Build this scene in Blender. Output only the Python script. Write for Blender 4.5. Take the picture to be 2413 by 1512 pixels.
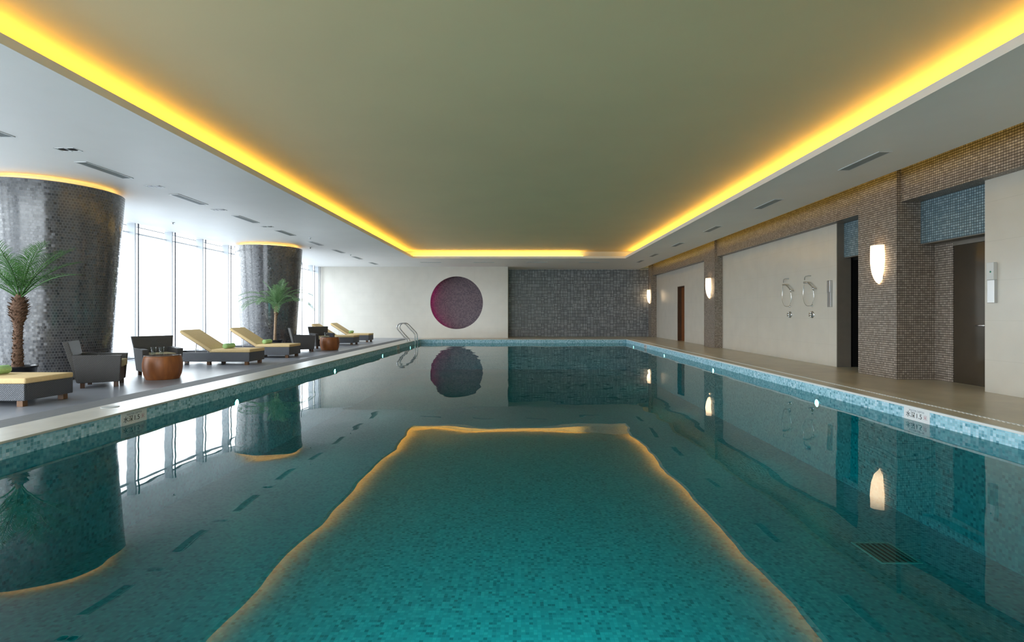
import bpy, bmesh, math, random
from mathutils import Vector, Matrix, noise as mnoise

for o in list(bpy.data.objects):
    bpy.data.objects.remove(o, do_unlink=True)
scene = bpy.context.scene
col = scene.collection
R = math.radians
PI = math.pi

# ------------------------------------------------------------------ camera
cd = bpy.data.cameras.new('camera')
cam = bpy.data.objects.new('camera', cd)
col.objects.link(cam)
cam.location = (0, 0, 1.2)
cam.rotation_euler = (R(90), 0, 0)
cd.sensor_width = 36
cd.lens = 1200 / 2413 * 36
cd.shift_x = -21.5 / 2413
cd.shift_y = -15 / 2413
cd.clip_start = 0.05
cd.clip_end = 500
scene.camera = cam

# ------------------------------------------------------------------ world (overcast daylight outside the window wall)
w = bpy.data.worlds.new('overcast_sky')
scene.world = w
w.use_nodes = True
nt = w.node_tree
nt.nodes.clear()
wo = nt.nodes.new('ShaderNodeOutputWorld')
bg = nt.nodes.new('ShaderNodeBackground')
tc = nt.nodes.new('ShaderNodeTexCoord')
sp = nt.nodes.new('ShaderNodeSeparateXYZ')
rp = nt.nodes.new('ShaderNodeValToRGB')
nt.links.new(tc.outputs['Generated'], sp.inputs[0])
mr = nt.nodes.new('ShaderNodeMapRange')
mr.inputs['From Min'].default_value = -0.3
mr.inputs['From Max'].default_value = 0.5
nt.links.new(sp.outputs['Z'], mr.inputs['Value'])
nt.links.new(mr.outputs[0], rp.inputs[0])
e = rp.color_ramp.elements
e[0].position = 0.0; e[0].color = (0.30, 0.33, 0.38, 1)
e[1].position = 1.0; e[1].color = (0.90, 0.94, 1.0, 1)
a = rp.color_ramp.elements.new(0.36); a.color = (0.42, 0.45, 0.50, 1)
a = rp.color_ramp.elements.new(0.39); a.color = (0.90, 0.945, 1.0, 1)
nt.links.new(rp.outputs[0], bg.inputs['Color'])
bg.inputs['Strength'].default_value = 2.9
nt.links.new(bg.outputs[0], wo.inputs['Surface'])

scene.view_settings.view_transform = 'Standard'
scene.view_settings.look = 'None'
scene.view_settings.gamma = 1
scene.view_settings.exposure = 1.72
scene.view_settings.use_curve_mapping = False
cy = scene.cycles
cy.max_bounces = 8
cy.diffuse_bounces = 4
cy.glossy_bounces = 4
cy.transparent_max_bounces = 16
cy.sample_clamp_indirect = 6
cy.caustics_reflective = True
cy.blur_glossy = 1.0
cy.caustics_refractive = False
cy.use_denoising = True

# daylight enters through the window wall: portal tells the renderer where the opening is
def area(name, loc, rot, sx, sy, power, colr, portal=False):
    l = bpy.data.lights.new(name, 'AREA')
    l.shape = 'RECTANGLE'; l.size = sx; l.size_y = sy
    l.energy = power; l.color = colr
    if portal: l.cycles.is_portal = True
    o = bpy.data.objects.new(name, l)
    col.objects.link(o)
    o.location = loc; o.rotation_euler = rot
    return o
area('window_portal', (-10.78, 12.0, 1.83), (0, R(-90), 0), 3.66, 30.4, 1, (1, 1, 1), True)
area('window_portal', (-6.2, -3.15, 1.9), (R(90), 0, 0), 9.4, 3.66, 1, (1, 1, 1), True)  # portal at the added glazing behind the camera

# ------------------------------------------------------------------ mesh helpers
class MB:
    def __init__(self):
        self.bm = bmesh.new()
        self.uv = None
    def box(self, x0, x1, y0, y1, z0, z1, bev=0.0, seg=2, M=None):
        v = [self.bm.verts.new(p) for p in ((x0,y0,z0),(x1,y0,z0),(x1,y1,z0),(x0,y1,z0),(x0,y0,z1),(x1,y0,z1),(x1,y1,z1),(x0,y1,z1))]
        return self._hex(v, bev, seg, M)
    def hexa(self, pts, bev=0.0, seg=2, M=None):
        return self._hex([self.bm.verts.new(p) for p in pts], bev, seg, M)
    def _hex(self, v, bev, seg, M):
        fs = [self.bm.faces.new([v[i] for i in q]) for q in ((0,3,2,1),(4,5,6,7),(0,1,5,4),(1,2,6,5),(2,3,7,6),(3,0,4,7))]
        if M is not None:
            bmesh.ops.transform(self.bm, matrix=M, verts=v)
        if bev > 0:
            es = list({e for f in fs for e in f.edges})
            bmesh.ops.bevel(self.bm, geom=es, offset=bev, segments=seg, affect='EDGES', profile=0.6)
        return self
    def quad(self, *pts):
        self.bm.faces.new([self.bm.verts.new(p) for p in pts])
        return self
    def lathe(self, prof, cx=0, cy=0, seg=32, M=None, uv=False, cap=True):
        rings = []
        for r, z in prof:
            ring = []
            for k in range(seg):
                t = 2*PI*k/seg
                ring.append(self.bm.verts.new((cx+r*math.cos(t), cy+r*math.sin(t), z)))
            rings.append(ring)
        allv = [v for q in rings for v in q]
        if uv and self.uv is None:
            self.uv = self.bm.loops.layers.uv.new('UVMap')
        for i in range(len(rings)-1):
            for k in range(seg):
                k2 = (k+1) % seg
                f = self.bm.faces.new((rings[i][k], rings[i][k2], rings[i+1][k2], rings[i+1][k]))
                f.smooth = True
                if uv:
                    us = (k/seg, (k+1)/seg, (k+1)/seg, k/seg)
                    zs = (prof[i][1], prof[i][1], prof[i+1][1], prof[i+1][1])
                    for lp, u_, z_ in zip(f.loops, us, zs):
                        lp[self.uv].uv = (u_*2*PI, z_)
        if cap:
            if prof[0][0] > 1e-5: self.bm.faces.new(list(reversed(rings[0])))
            if prof[-1][0] > 1e-5: self.bm.faces.new(rings[-1])
        if M is not None:
            bmesh.ops.transform(self.bm, matrix=M, verts=allv)
        return self
    def tube(self, pts, r, seg=8, cap=True):
        pts = [Vector(p) for p in pts]
        rs = r if isinstance(r, (list, tuple)) else [r]*len(pts)
        rings = []
        up = Vector((0, 0, 1))
        t0 = (pts[1]-pts[0]).normalized()
        n = t0.cross(up)
        if n.length < 1e-3: n = t0.cross(Vector((1, 0, 0)))
        n.normalize()
        for i, p in enumerate(pts):
            if i == 0: t = pts[1]-pts[0]
            elif i == len(pts)-1: t = pts[-1]-pts[-2]
            else: t = (pts[i+1]-pts[i-1])
            t.normalize()
            n = (n - t*n.dot(t)).normalized()
            b = t.cross(n)
            rings.append([self.bm.verts.new(p + (n*math.cos(2*PI*k/seg)+b*math.sin(2*PI*k/seg))*rs[i]) for k in range(seg)])
        for i in range(len(rings)-1):
            for k in range(seg):
                k2 = (k+1) % seg
                f = self.bm.faces.new((rings[i][k], rings[i][k2], rings[i+1][k2], rings[i+1][k]))
                f.smooth = True
        if cap:
            self.bm.faces.new(list(reversed(rings[0]))); self.bm.faces.new(rings[-1])
        return self
    def build(self, name, mat, parent=None, smooth=False, loc=None, kind=None, label=None):
        bmesh.ops.recalc_face_normals(self.bm, faces=self.bm.faces)
        me = bpy.data.meshes.new(name)
        self.bm.to_mesh(me); self.bm.free()
        if smooth:
            for p in me.polygons: p.use_smooth = True
        me.materials.append(mat)
        o = bpy.data.objects.new(name, me)
        col.objects.link(o)
        if parent is not None: o.parent = parent
        if loc is not None: o.location = loc
        if kind: o['kind'] = kind
        if label: o['label'] = label
        return o

def thing(name, label, cat, loc=(0,0,0), rz=0.0, group=None):
    o = bpy.data.objects.new(name, None)
    col.objects.link(o)
    o.location = loc; o.rotation_euler = (0, 0, rz)
    o.empty_display_size = 0.1
    tag(o, label, cat, group)
    return o
def tag(o, label, cat, group=None, kind=None):
    o['label'] = label; o['category'] = cat
    if group: o['group'] = group
    if kind: o['kind'] = kind
    return o
def dup(root, loc, rz=None, label=None, skip=()):
    r = root.copy(); col.objects.link(r); r.location = loc
    if rz is not None: r.rotation_euler = (0, 0, rz)
    if label: r['label'] = label
    for ch in list(root.children):
        if ch.name.split('.')[0] in skip: continue
        c = ch.copy(); col.objects.link(c); c.parent = r
        for g in list(ch.children):
            d = g.copy(); col.objects.link(d); d.parent = c
    return r
def struct(name, mb, mat, **k):
    return mb.build(name, mat, kind='structure', **k)
def spline(pts, n=8):
    P = [Vector(p) for p in pts]
    P = [P[0]*2-P[1]] + P + [P[-1]*2-P[-2]]
    out = []
    for i in range(1, len(P)-2):
        for k in range(n):
            t = k/n
            a, b, c, d = P[i-1], P[i], P[i+1], P[i+2]
            out.append(0.5*((2*b)+(c-a)*t+(2*a-5*b+4*c-d)*t*t+(3*b-a-3*c+d)*t**3))
    out.append(P[-2])
    return out

# ------------------------------------------------------------------ material helpers
class NT:
    def __init__(self, name):
        self.m = bpy.data.materials.new(name)
        self.m.use_nodes = True
        self.t = self.m.node_tree
        self.b = self.t.nodes['Principled BSDF']
        self.out = self.t.nodes['Material Output']
    def n(self, typ, **k):
        x = self.t.nodes.new(typ)
        for a_, v in k.items(): setattr(x, a_, v)
        return x
    def l(self, a_, b_): self.t.links.new(a_, b_)
    def math(self, op, a_, b_=None, c_=None):
        x = self.n('ShaderNodeMath', operation=op)
        for i, v in enumerate((a_, b_, c_)):
            if v is None: continue
            if hasattr(v, 'is_linked') or hasattr(v, 'links'): self.l(v, x.inputs[i])
            else: x.inputs[i].default_value = v
        return x.outputs[0]
    def ramp(self, fac, stops, const=False):
        x = self.n('ShaderNodeValToRGB')
        x.color_ramp.interpolation = 'CONSTANT' if const else 'LINEAR'
        el = x.color_ramp.elements
        while len(el) > 1: el.remove(el[-1])
        el[0].position = stops[0][0]; el[0].color = (*stops[0][1], 1)
        for p, c in stops[1:]:
            q = el.new(p); q.color = (*c, 1)
        self.l(fac, x.inputs[0])
        return x.outputs[0]
    def mix(self, fac, a_, b_, typ='MIX'):
        x = self.n('ShaderNodeMix', data_type='RGBA', blend_type=typ)
        for i, v in ((0, fac), (6, a_), (7, b_)):
            if hasattr(v, 'links'): self.l(v, x.inputs[i])
            elif isinstance(v, tuple): x.inputs[i].default_value = (*v, 1)
            else: x.inputs[i].default_value = v
        return x.outputs[2]
    def set(self, **k):
        for a_, v in k.items():
            s = self.b.inputs[a_.replace('_', ' ')]
            if hasattr(v, 'links'): self.l(v, s)
            elif isinstance(v, tuple): s.default_value = (*v, 1)
            else: s.default_value = v
        return self
    def boxuv(self):
        g = self.n('ShaderNodeNewGeometry')
        p = self.n('ShaderNodeSeparateXYZ'); self.l(g.outputs['Position'], p.inputs[0])
        q = self.n('ShaderNodeSeparateXYZ'); self.l(g.outputs['True Normal'], q.inputs[0])
        ax = self.math('GREATER_THAN', self.math('ABSOLUTE', q.outputs[0]), 0.7)
        az = self.math('GREATER_THAN', self.math('ABSOLUTE', q.outputs[2]), 0.7)
        u = self.math('ADD', self.math('MULTIPLY', p.outputs[1], ax), self.math('MULTIPLY', p.outputs[0], self.math('SUBTRACT', 1.0, ax)))
        v = self.math('ADD', self.math('MULTIPLY', p.outputs[1], az), self.math('MULTIPLY', p.outputs[2], self.math('SUBTRACT', 1.0, az)))
        return u, v
    def noise(self, scale, detail=3, vec=None, stretch=None):
        x = self.n('ShaderNodeTexNoise')
        x.inputs['Scale'].default_value = scale; x.inputs['Detail'].default_value = detail
        if vec is None:
            g = self.n('ShaderNodeNewGeometry'); vec = g.outputs['Position']
        if stretch:
            mp = self.n('ShaderNodeMapping'); mp.inputs['Scale'].default_value = stretch
            self.l(vec, mp.inputs[0]); vec = mp.outputs[0]
        self.l(vec, x.inputs['Vector'])
        return x.outputs['Fac']
    def bump(self, h, strength=0.3, dist=0.01):
        x = self.n('ShaderNodeBump')
        x.inputs['Strength'].default_value = strength; x.inputs['Distance'].default_value = dist
        self.l(h, x.inputs['Height'])
        self.l(x.outputs[0], self.b.inputs['Normal'])

def plain(name, c, rough=0.5, metal=0.0, var=0.0, vs=8.0, spec=0.5, **k):
    m = NT(name)
    m.set(Roughness=rough, Metallic=metal)
    m.b.inputs['Specular IOR Level'].default_value = spec
    if var > 0:
        f = m.noise(vs, 4)
        m.set(Base_Color=m.ramp(f, [(0.25, tuple(x*(1-var) for x in c)), (0.75, tuple(min(1, x*(1+var)) for x in c))]))
    else:
        m.set(Base_Color=c)
    m.set(**k)
    return m.m

def tiles(name, su, sv, stops, grout, gw=0.06, rough=0.25, off=0.0, tilt=0.06, uvmap=False, spec=0.5, metal=0.0, const=True, gh=None, coat=0.0):
    m = NT(name)
    if uvmap:
        uvn = m.n('ShaderNodeUVMap'); s = m.n('ShaderNodeSeparateXYZ'); m.l(uvn.outputs[0], s.inputs[0])
        u, v = s.outputs[0], s.outputs[1]
    else:
        u, v = m.boxuv()
    u = m.math('DIVIDE', u, su); v = m.math('DIVIDE', v, sv)
    fv = m.math('FLOOR', v)
    if off: u = m.math('ADD', u, m.math('MULTIPLY', fv, off))
    fu = m.math('FLOOR', u)
    cb = m.n('ShaderNodeCombineXYZ'); m.l(fu, cb.inputs[0]); m.l(fv, cb.inputs[1])
    wn = m.n('ShaderNodeTexWhiteNoise', noise_dimensions='3D'); m.l(cb.outputs[0], wn.inputs['Vector'])
    gu = m.math('GREATER_THAN', m.math('ABSOLUTE', m.math('SUBTRACT', m.math('FRACT', u), 0.5)), 0.5-gw)
    gv = m.math('GREATER_THAN', m.math('ABSOLUTE', m.math('SUBTRACT', m.math('FRACT', v), 0.5)), 0.5-(gh or gw*su/sv))
    g = m.math('MAXIMUM', gu, gv)
    c = m.ramp(wn.outputs['Value'], stops, const)
    m.set(Base_Color=m.mix(g, c, grout))
    m.set(Roughness=m.math('ADD', m.math('MULTIPLY', g, 0.5), rough), Metallic=metal)
    m.b.inputs['Specular IOR Level'].default_value = spec
    m.set(Coat_Weight=coat, Coat_Roughness=0.14)
    if coat: m.b.inputs['Coat IOR'].default_value = 1.9
    if tilt:
        ge = m.n('ShaderNodeNewGeometry')
        s1 = m.n('ShaderNodeVectorMath', operation='SUBTRACT'); m.l(wn.outputs['Color'], s1.inputs[0]); s1.inputs[1].default_value = (0.5,)*3
        s2 = m.n('ShaderNodeVectorMath', operation='SCALE'); m.l(s1.outputs[0], s2.inputs[0]); s2.inputs['Scale'].default_value = tilt
        s3 = m.n('ShaderNodeVectorMath', operation='ADD'); m.l(s2.outputs[0], s3.inputs[0]); m.l(ge.outputs['Normal'], s3.inputs[1])
        s4 = m.n('ShaderNodeVectorMath', operation='NORMALIZE'); m.l(s3.outputs[0], s4.inputs[0])
        m.l(s4.outputs[0], m.b.inputs['Normal'])
    return m.m

def emit(name, c, s, base=(0.8, 0.8, 0.8)):
    m = NT(name)
    m.set(Base_Color=base, Emission_Color=c, Emission_Strength=s, Roughness=0.4)
    return m.m

M = {}
# painted ceilings
M['soffit'] = plain('white_ceiling_paint', (0.88, 0.865, 0.825), 0.55, var=0.02, vs=1.5, spec=0.3)
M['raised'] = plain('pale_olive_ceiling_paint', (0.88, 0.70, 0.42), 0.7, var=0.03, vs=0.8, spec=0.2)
M['cove_in'] = plain('cove_white_paint', (0.75, 0.74, 0.70), 0.7, spec=0.2)
# mosaics
M['pool'] = tiles('aqua_pool_mosaic', 0.03, 0.03, [(0, (0.30, 0.58, 0.70)), (0.3, (0.38, 0.68, 0.80)), (0.55, (0.50, 0.76, 0.90)), (0.74, (0.19, 0.45, 0.57)), (0.87, (0.12, 0.34, 0.44)), (0.94, (0.62, 0.82, 0.94))], (0.42, 0.62, 0.72), 0.05, 0.4, tilt=0.03, spec=0.3)
M['brown'] = tiles('brown_glass_mosaic', 0.042, 0.042, [(0, (0.36, 0.30, 0.25)), (0.35, (0.43, 0.365, 0.31)), (0.7, (0.30, 0.25, 0.21)), (0.85, (0.50, 0.43, 0.37))], (0.05, 0.036, 0.028), 0.07, 0.3, tilt=0.05, gh=0.12)
M['blue'] = tiles('pale_blue_mosaic', 0.045, 0.045, [(0, (0.25, 0.36, 0.41)), (0.4, (0.32, 0.44, 0.50)), (0.75, (0.20, 0.30, 0.35))], (0.05, 0.08, 0.10), 0.12, 0.25, tilt=0.05)
M['column'] = tiles('dark_gunmetal_mosaic', 0.046, 0.050, [(0, (0.038, 0.038, 0.042)), (0.4, (0.055, 0.053, 0.054)), (0.7, (0.025, 0.026, 0.032)), (0.9, (0.080, 0.076, 0.076))], (0.115, 0.11, 0.11), 0.09, 0.25, off=0.5, tilt=0.20, uvmap=True, spec=0.7, metal=0.0, coat=0.5)
def weave():
    m = NT('grey_basketweave_mosaic')
    u, v = m.boxuv()
    S = 0.36
    cu, cv = m.math('DIVIDE', u, S), m.math('DIVIDE', v, S)
    cb = m.n('ShaderNodeCombineXYZ'); m.l(m.math('FLOOR', cu), cb.inputs[0]); m.l(m.math('FLOOR', cv), cb.inputs[1])
    wn = m.n('ShaderNodeTexWhiteNoise', noise_dimensions='3D'); m.l(cb.outputs[0], wn.inputs['Vector'])
    sel = m.math('GREATER_THAN', wn.outputs['Value'], 0.5)
    a_ = m.math('MULTIPLY', cu, 4.0); b_ = m.math('MULTIPLY', cv, 4.0)
    st = m.math('ADD', m.math('MULTIPLY', a_, sel), m.math('MULTIPLY', b_, m.math('SUBTRACT', 1.0, sel)))
    lo = m.math('ADD', m.math('MULTIPLY', b_, sel), m.math('MULTIPLY', a_, m.math('SUBTRACT', 1.0, sel)))
    lo = m.math('DIVIDE', lo, 2.0)
    g = m.math('MAXIMUM', m.math('GREATER_THAN', m.math('ABSOLUTE', m.math('SUBTRACT', m.math('FRACT', st), 0.5)), 0.37),
               m.math('GREATER_THAN', m.math('ABSOLUTE', m.math('SUBTRACT', m.math('FRACT', lo), 0.5)), 0.45))
    c2 = m.n('ShaderNodeCombineXYZ'); m.l(m.math('FLOOR', st), c2.inputs[0]); m.l(m.math('FLOOR', lo), c2.inputs[1]); m.l(wn.outputs['Value'], c2.inputs[2])
    w2 = m.n('ShaderNodeTexWhiteNoise', noise_dimensions='3D'); m.l(c2.outputs[0], w2.inputs['Vector'])
    c = m.ramp(w2.outputs['Value'], [(0, (0.24, 0.26, 0.28)), (0.5, (0.33, 0.35, 0.375)), (1, (0.44, 0.47, 0.50))])
    m.set(Base_Color=m.mix(g, c, (0.05, 0.05, 0.055)), Roughness=0.35)
    return m.m
M['weave'] = weave()
# stone
def slabs(name, c, su, sv, jw, rough, joint, spec=0.5, var=0.06, off=(0, 0), coat=0.0):
    m = NT(name)
    u, v = m.boxuv()
    u = m.math('DIVIDE', m.math('ADD', u, off[0]), su); v = m.math('DIVIDE', m.math('ADD', v, off[1]), sv)
    g = m.math('MAXIMUM', m.math('GREATER_THAN', m.math('ABSOLUTE', m.math('SUBTRACT', m.math('FRACT', u), 0.5)), 0.5-jw/su),
               m.math('GREATER_THAN', m.math('ABSOLUTE', m.math('SUBTRACT', m.math('FRACT', v), 0.5)), 0.5-jw/sv))
    f = m.noise(2.2, 5)
    base = m.ramp(f, [(0.3, tuple(x*(1-var) for x in c)), (0.7, tuple(x*(1+var) for x in c))])
    m.set(Base_Color=m.mix(g, base, joint), Roughness=rough, Coat_Weight=coat, Coat_Roughness=0.06)
    m.b.inputs['Specular IOR Level'].default_value = spec
    return m.m
M['cream'] = slabs('cream_marble_slabs', (0.69, 0.65, 0.575), 1.2, 0.61, 0.002, 0.22, (0.58, 0.55, 0.48), var=0.03, off=(0, 0.11))
M['deck'] = slabs('blue_grey_stone_floor', (0.27, 0.285, 0.32), 0.6, 0.6, 0.003, 0.30, (0.24, 0.25, 0.27), var=0.10)
M['deck_beige'] = slabs('beige_polished_stone', (0.58, 0.52, 0.40), 0.8, 0.8, 0.002, 0.3, (0.48, 0.43, 0.33), var=0.10)
M['coping'] = plain('pale_stone_coping', (0.55, 0.54, 0.49), 0.3, var=0.10, vs=5)
M['grey_strip'] = plain('dark_grey_stone_strip', (0.10, 0.105, 0.11), 0.65, var=0.12, vs=12)
M['lip'] = plain('white_tile_lip', (0.78, 0.80, 0.80), 0.3)
M['jamb'] = plain('grey_brown_stone', (0.20, 0.175, 0.145), 0.45, var=0.06)
M['bronze_door'] = plain('dark_brown_lacquered_door', (0.060, 0.045, 0.030), 0.12, var=0.15, vs=2)
M['black'] = plain('black_door', (0.006, 0.006, 0.006), 0.4)
def wood(name, a_, b_, rough=0.3, ax=(1, 1, 0.15)):
    m = NT(name)
    f = m.noise(14, 6, stretch=ax)
    m.set(Base_Color=m.ramp(f, [(0.3, a_), (0.7, b_)]), Roughness=rough)
    return m.m
M['door_wood'] = wood('orange_brown_door_wood', (0.16, 0.05, 0.012), (0.26, 0.085, 0.02))
M['table_wood'] = wood('reddish_brown_wood', (0.21, 0.068, 0.020), (0.36, 0.12, 0.03), 0.42)
M['leg_wood'] = wood('dark_wood', (0.07, 0.03, 0.015), (0.12, 0.055, 0.025), 0.4)
M['leg_light'] = wood('brown_wood', (0.13, 0.06, 0.025), (0.21, 0.10, 0.04), 0.4)
def wicker(name, c):
    m = NT(name)
    g = m.n('ShaderNodeTexCoord')
    s = m.n('ShaderNodeSeparateXYZ'); m.l(g.outputs['Object'], s.inputs[0])
    k = 2*PI/0.028
    a_ = m.math('SINE', m.math('MULTIPLY', m.math('ADD', s.outputs[0], s.outputs[1]), k))
    b_ = m.math('SINE', m.math('MULTIPLY', s.outputs[2], k))
    h = m.math('MULTIPLY', a_, b_)
    m.set(Base_Color=m.ramp(m.math('ADD', m.math('MULTIPLY', h, 0.5), 0.5), [(0.15, tuple(x*0.45 for x in c)), (0.7, c)]), Roughness=0.5)
    m.bump(h, 0.5, 0.004)
    return m.m
M['wicker'] = wicker('dark_brown_grey_wicker', (0.078, 0.073, 0.070))
M['wicker_g'] = wicker('blue_grey_wicker', (0.105, 0.11, 0.125))
M['wicker_l'] = wicker('grey_brown_wicker', (0.075, 0.068, 0.060))
M['mattress'] = plain('mustard_beige_fabric', (0.76, 0.56, 0.29), 0.85, var=0.06, vs=30, spec=0.15)
M['cushion'] = plain('beige_cushion_fabric', (0.50, 0.42, 0.26), 0.85, var=0.06, vs=30, spec=0.15)
M['towel'] = plain('lime_green_towel', (0.48, 0.74, 0.33), 0.95, var=0.15, vs=60, spec=0.1)
M['chrome'] = plain('chrome', (0.72, 0.73, 0.74), 0.12, 1.0)
M['rail_steel'] = plain('dull_rail_steel', (0.34, 0.34, 0.34), 0.18, 1.0)
M['steel'] = plain('brushed_steel', (0.55, 0.56, 0.56), 0.3, 1.0)
M['white_plastic'] = plain('white_plastic', (0.75, 0.76, 0.75), 0.35)
M['grille'] = plain('grey_vent_metal', (0.36, 0.38, 0.37), 0.5)
M['void'] = plain('dark_vent_interior', (0.09, 0.095, 0.09), 0.8)
M['black_plastic'] = plain('black_plastic', (0.012, 0.012, 0.014), 0.35)
M['pot'] = plain('glossy_black_pot', (0.010, 0.010, 0.014), 0.18)
M['soil'] = plain('dark_soil', (0.03, 0.02, 0.012), 0.95, var=0.4, vs=60)
M['trunk'] = plain('fibrous_palm_trunk', (0.14, 0.075, 0.045), 0.9, var=0.45, vs=45)
M['trunk_l'] = plain('pale_palm_trunk', (0.36, 0.24, 0.15), 0.9, var=0.3, vs=35)
M['husk'] = plain('brown_palm_husk', (0.10, 0.055, 0.03), 0.95, var=0.5, vs=50)
def leaf(name, a_, b_):
    m = NT(name)
    f = m.noise(5, 2)
    c = m.ramp(f, [(0.3, a_), (0.7, b_)])
    m.set(Base_Color=c, Roughness=0.45)
    tr = m.n('ShaderNodeBsdfTranslucent'); m.l(c, tr.inputs[0])
    mx = m.n('ShaderNodeMixShader'); mx.inputs[0].default_value = 0.3
    m.l(m.b.outputs[0], mx.inputs[1]); m.l(tr.outputs[0], mx.inputs[2]); m.l(mx.outputs[0], m.out.inputs[0])
    return m.m
M['leaf'] = leaf('palm_leaf_green', (0.05, 0.15, 0.035), (0.12, 0.27, 0.07))
M['leaf_l'] = leaf('pale_palm_leaf_green', (0.12, 0.24, 0.09), (0.24, 0.40, 0.18))
M['frame'] = plain('grey_window_frame', (0.42, 0.45, 0.48), 0.4)
# lights
YEL = (1.0, 0.62, 0.11)
M['led'] = emit('yellow_led_strip', YEL, 5.2)
M['led_slot'] = emit('dim_yellow_led_strip', (1.0, 0.72, 0.08), 2.6)
M['led_ring'] = emit('amber_led_ring', (1.0, 0.55, 0.12), 3.6)
M['led_pink'] = emit('magenta_led_strip', (1.0, 0.0, 0.45), 4)
def opal():
    m = NT('warm_opal_glass')
    g = m.n('ShaderNodeTexCoord'); q = m.n('ShaderNodeSeparateXYZ'); m.l(g.outputs['Object'], q.inputs[0])
    f = m.math('MULTIPLY_ADD', q.outputs[2], 1.33, 0.5)
    st = m.ramp(f, [(0.0, (0.55, 0.55, 0.55)), (0.25, (1, 1, 1)), (0.6, (1, 1, 1)), (1.0, (0.28, 0.28, 0.28))])
    m.set(Base_Color=(0.9, 0.85, 0.75), Emission_Color=(1.0, 0.70, 0.40), Emission_Strength=m.math('MULTIPLY', st, 1.7), Roughness=0.35)
    return m.m
M['sconce'] = opal()
M['pool_lens'] = emit('pool_lamp_lens', (1.0, 0.28, 0.20), 120)
# glass / water / blind
def glass_thin(name, tint=(0.93, 0.97, 0.96), ior=1.45):
    m = NT(name); m.t.nodes.remove(m.b)
    tr = m.n('ShaderNodeBsdfTransparent'); tr.inputs[0].default_value = (*tint, 1)
    gl = m.n('ShaderNodeBsdfGlossy'); gl.inputs['Roughness'].default_value = 0.0
    fr = m.n('ShaderNodeFresnel'); fr.inputs['IOR'].default_value = ior
    mx = m.n('ShaderNodeMixShader')
    ge = m.n('ShaderNodeNewGeometry')
    m.l(m.math('MULTIPLY', fr.outputs[0], m.math('SUBTRACT', 1.0, ge.outputs['Backfacing'])), mx.inputs[0]); m.l(tr.outputs[0], mx.inputs[1]); m.l(gl.outputs[0], mx.inputs[2]); m.l(mx.outputs[0], m.out.inputs[0])
    return m.m
M['glass'] = glass_thin('window_glass')
M['thin_tumbler'] = glass_thin('thin_tumbler_glass', (0.90, 0.93, 0.93), 1.6)
def tumbler_glass():
    m = NT('clear_tumbler_glass')
    m.set(Base_Color=(0.95, 0.97, 0.97), Roughness=0.02, Transmission_Weight=1.0)
    m.b.inputs['IOR'].default_value = 1.45
    return m.m
M['tumbler'] = tumbler_glass()
def blind():
    m = NT('sheer_white_blind_fabric'); m.t.nodes.remove(m.b)
    tr = m.n('ShaderNodeBsdfTransparent'); tr.inputs[0].default_value = (0.96, 0.97, 0.98, 1)
    tl = m.n('ShaderNodeBsdfTranslucent'); tl.inputs[0].default_value = (0.9, 0.92, 0.94, 1)
    df = m.n('ShaderNodeBsdfDiffuse'); df.inputs[0].default_value = (0.8, 0.82, 0.84, 1)
    m1 = m.n('ShaderNodeMixShader'); m1.inputs[0].default_value = 0.3
    m.l(tl.outputs[0], m1.inputs[1]); m.l(df.outputs[0], m1.inputs[2])
    m2 = m.n('ShaderNodeMixShader'); m2.inputs[0].default_value = 0.16
    m.l(tr.outputs[0], m2.inputs[1]); m.l(m1.outputs[0], m2.inputs[2]); m.l(m2.outputs[0], m.out.inputs[0])
    return m.m
M['blind'] = blind()
M['hem'] = plain('grey_blind_hem', (0.16, 0.17, 0.20), 0.8)
def water():
    m = NT('pool_water_surface'); m.t.nodes.remove(m.b)
    g = m.n('ShaderNodeNewGeometry')
    def nz(scale, st, det):
        mp = m.n('ShaderNodeMapping'); mp.inputs['Scale'].default_value = st
        m.l(g.outputs['Position'], mp.inputs[0])
        x = m.n('ShaderNodeTexNoise'); x.inputs['Scale'].default_value = scale; x.inputs['Detail'].default_value = det
        x.inputs['Roughness'].default_value = 0.4
        m.l(mp.outputs[0], x.inputs['Vector']); return x.outputs['Fac']
    h = m.math('ADD', m.math('MULTIPLY', nz(0.9, (1, 1, 1), 1.0), 1.0), m.math('MULTIPLY', nz(3.2, (1, 0.8, 1), 1.0), 0.10))
    b = m.n('ShaderNodeBump'); b.inputs['Strength'].default_value = 1.0; b.inputs['Distance'].default_value = 0.0062
    m.l(h, b.inputs['Height'])
    fr = m.n('ShaderNodeFresnel'); fr.inputs['IOR'].default_value = 1.33
    tr = m.n('ShaderNodeBsdfTransparent'); tr.inputs[0].default_value = (0.01, 0.40, 0.395, 1)
    gl = m.n('ShaderNodeBsdfGlossy'); gl.inputs['Roughness'].default_value = 0.0
    m.l(b.outputs[0], gl.inputs['Normal']); m.l(b.outputs[0], fr.inputs['Normal'])
    top = m.math('SUBTRACT', 1.0, g.outputs['Backfacing'])
    fac = m.math('MULTIPLY', fr.outputs[0], top)
    mx = m.n('ShaderNodeMixShader')
    m.l(fac, mx.inputs[0]); m.l(tr.outputs[0], mx.inputs[1]); m.l(gl.outputs[0], mx.inputs[2]); m.l(mx.outputs[0], m.out.inputs[0])
    return m.m
M['water'] = water()
M['plate'] = plain('white_marker_tile', (0.80, 0.82, 0.84), 0.25)
M['ink'] = plain('black_lettering', (0.03, 0.03, 0.035), 0.5)
M['ink_grey'] = plain('grey_lettering', (0.30, 0.33, 0.38), 0.5)
M['ink_pink'] = plain('faded_pink_lettering', (0.55, 0.33, 0.38), 0.5)

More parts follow.
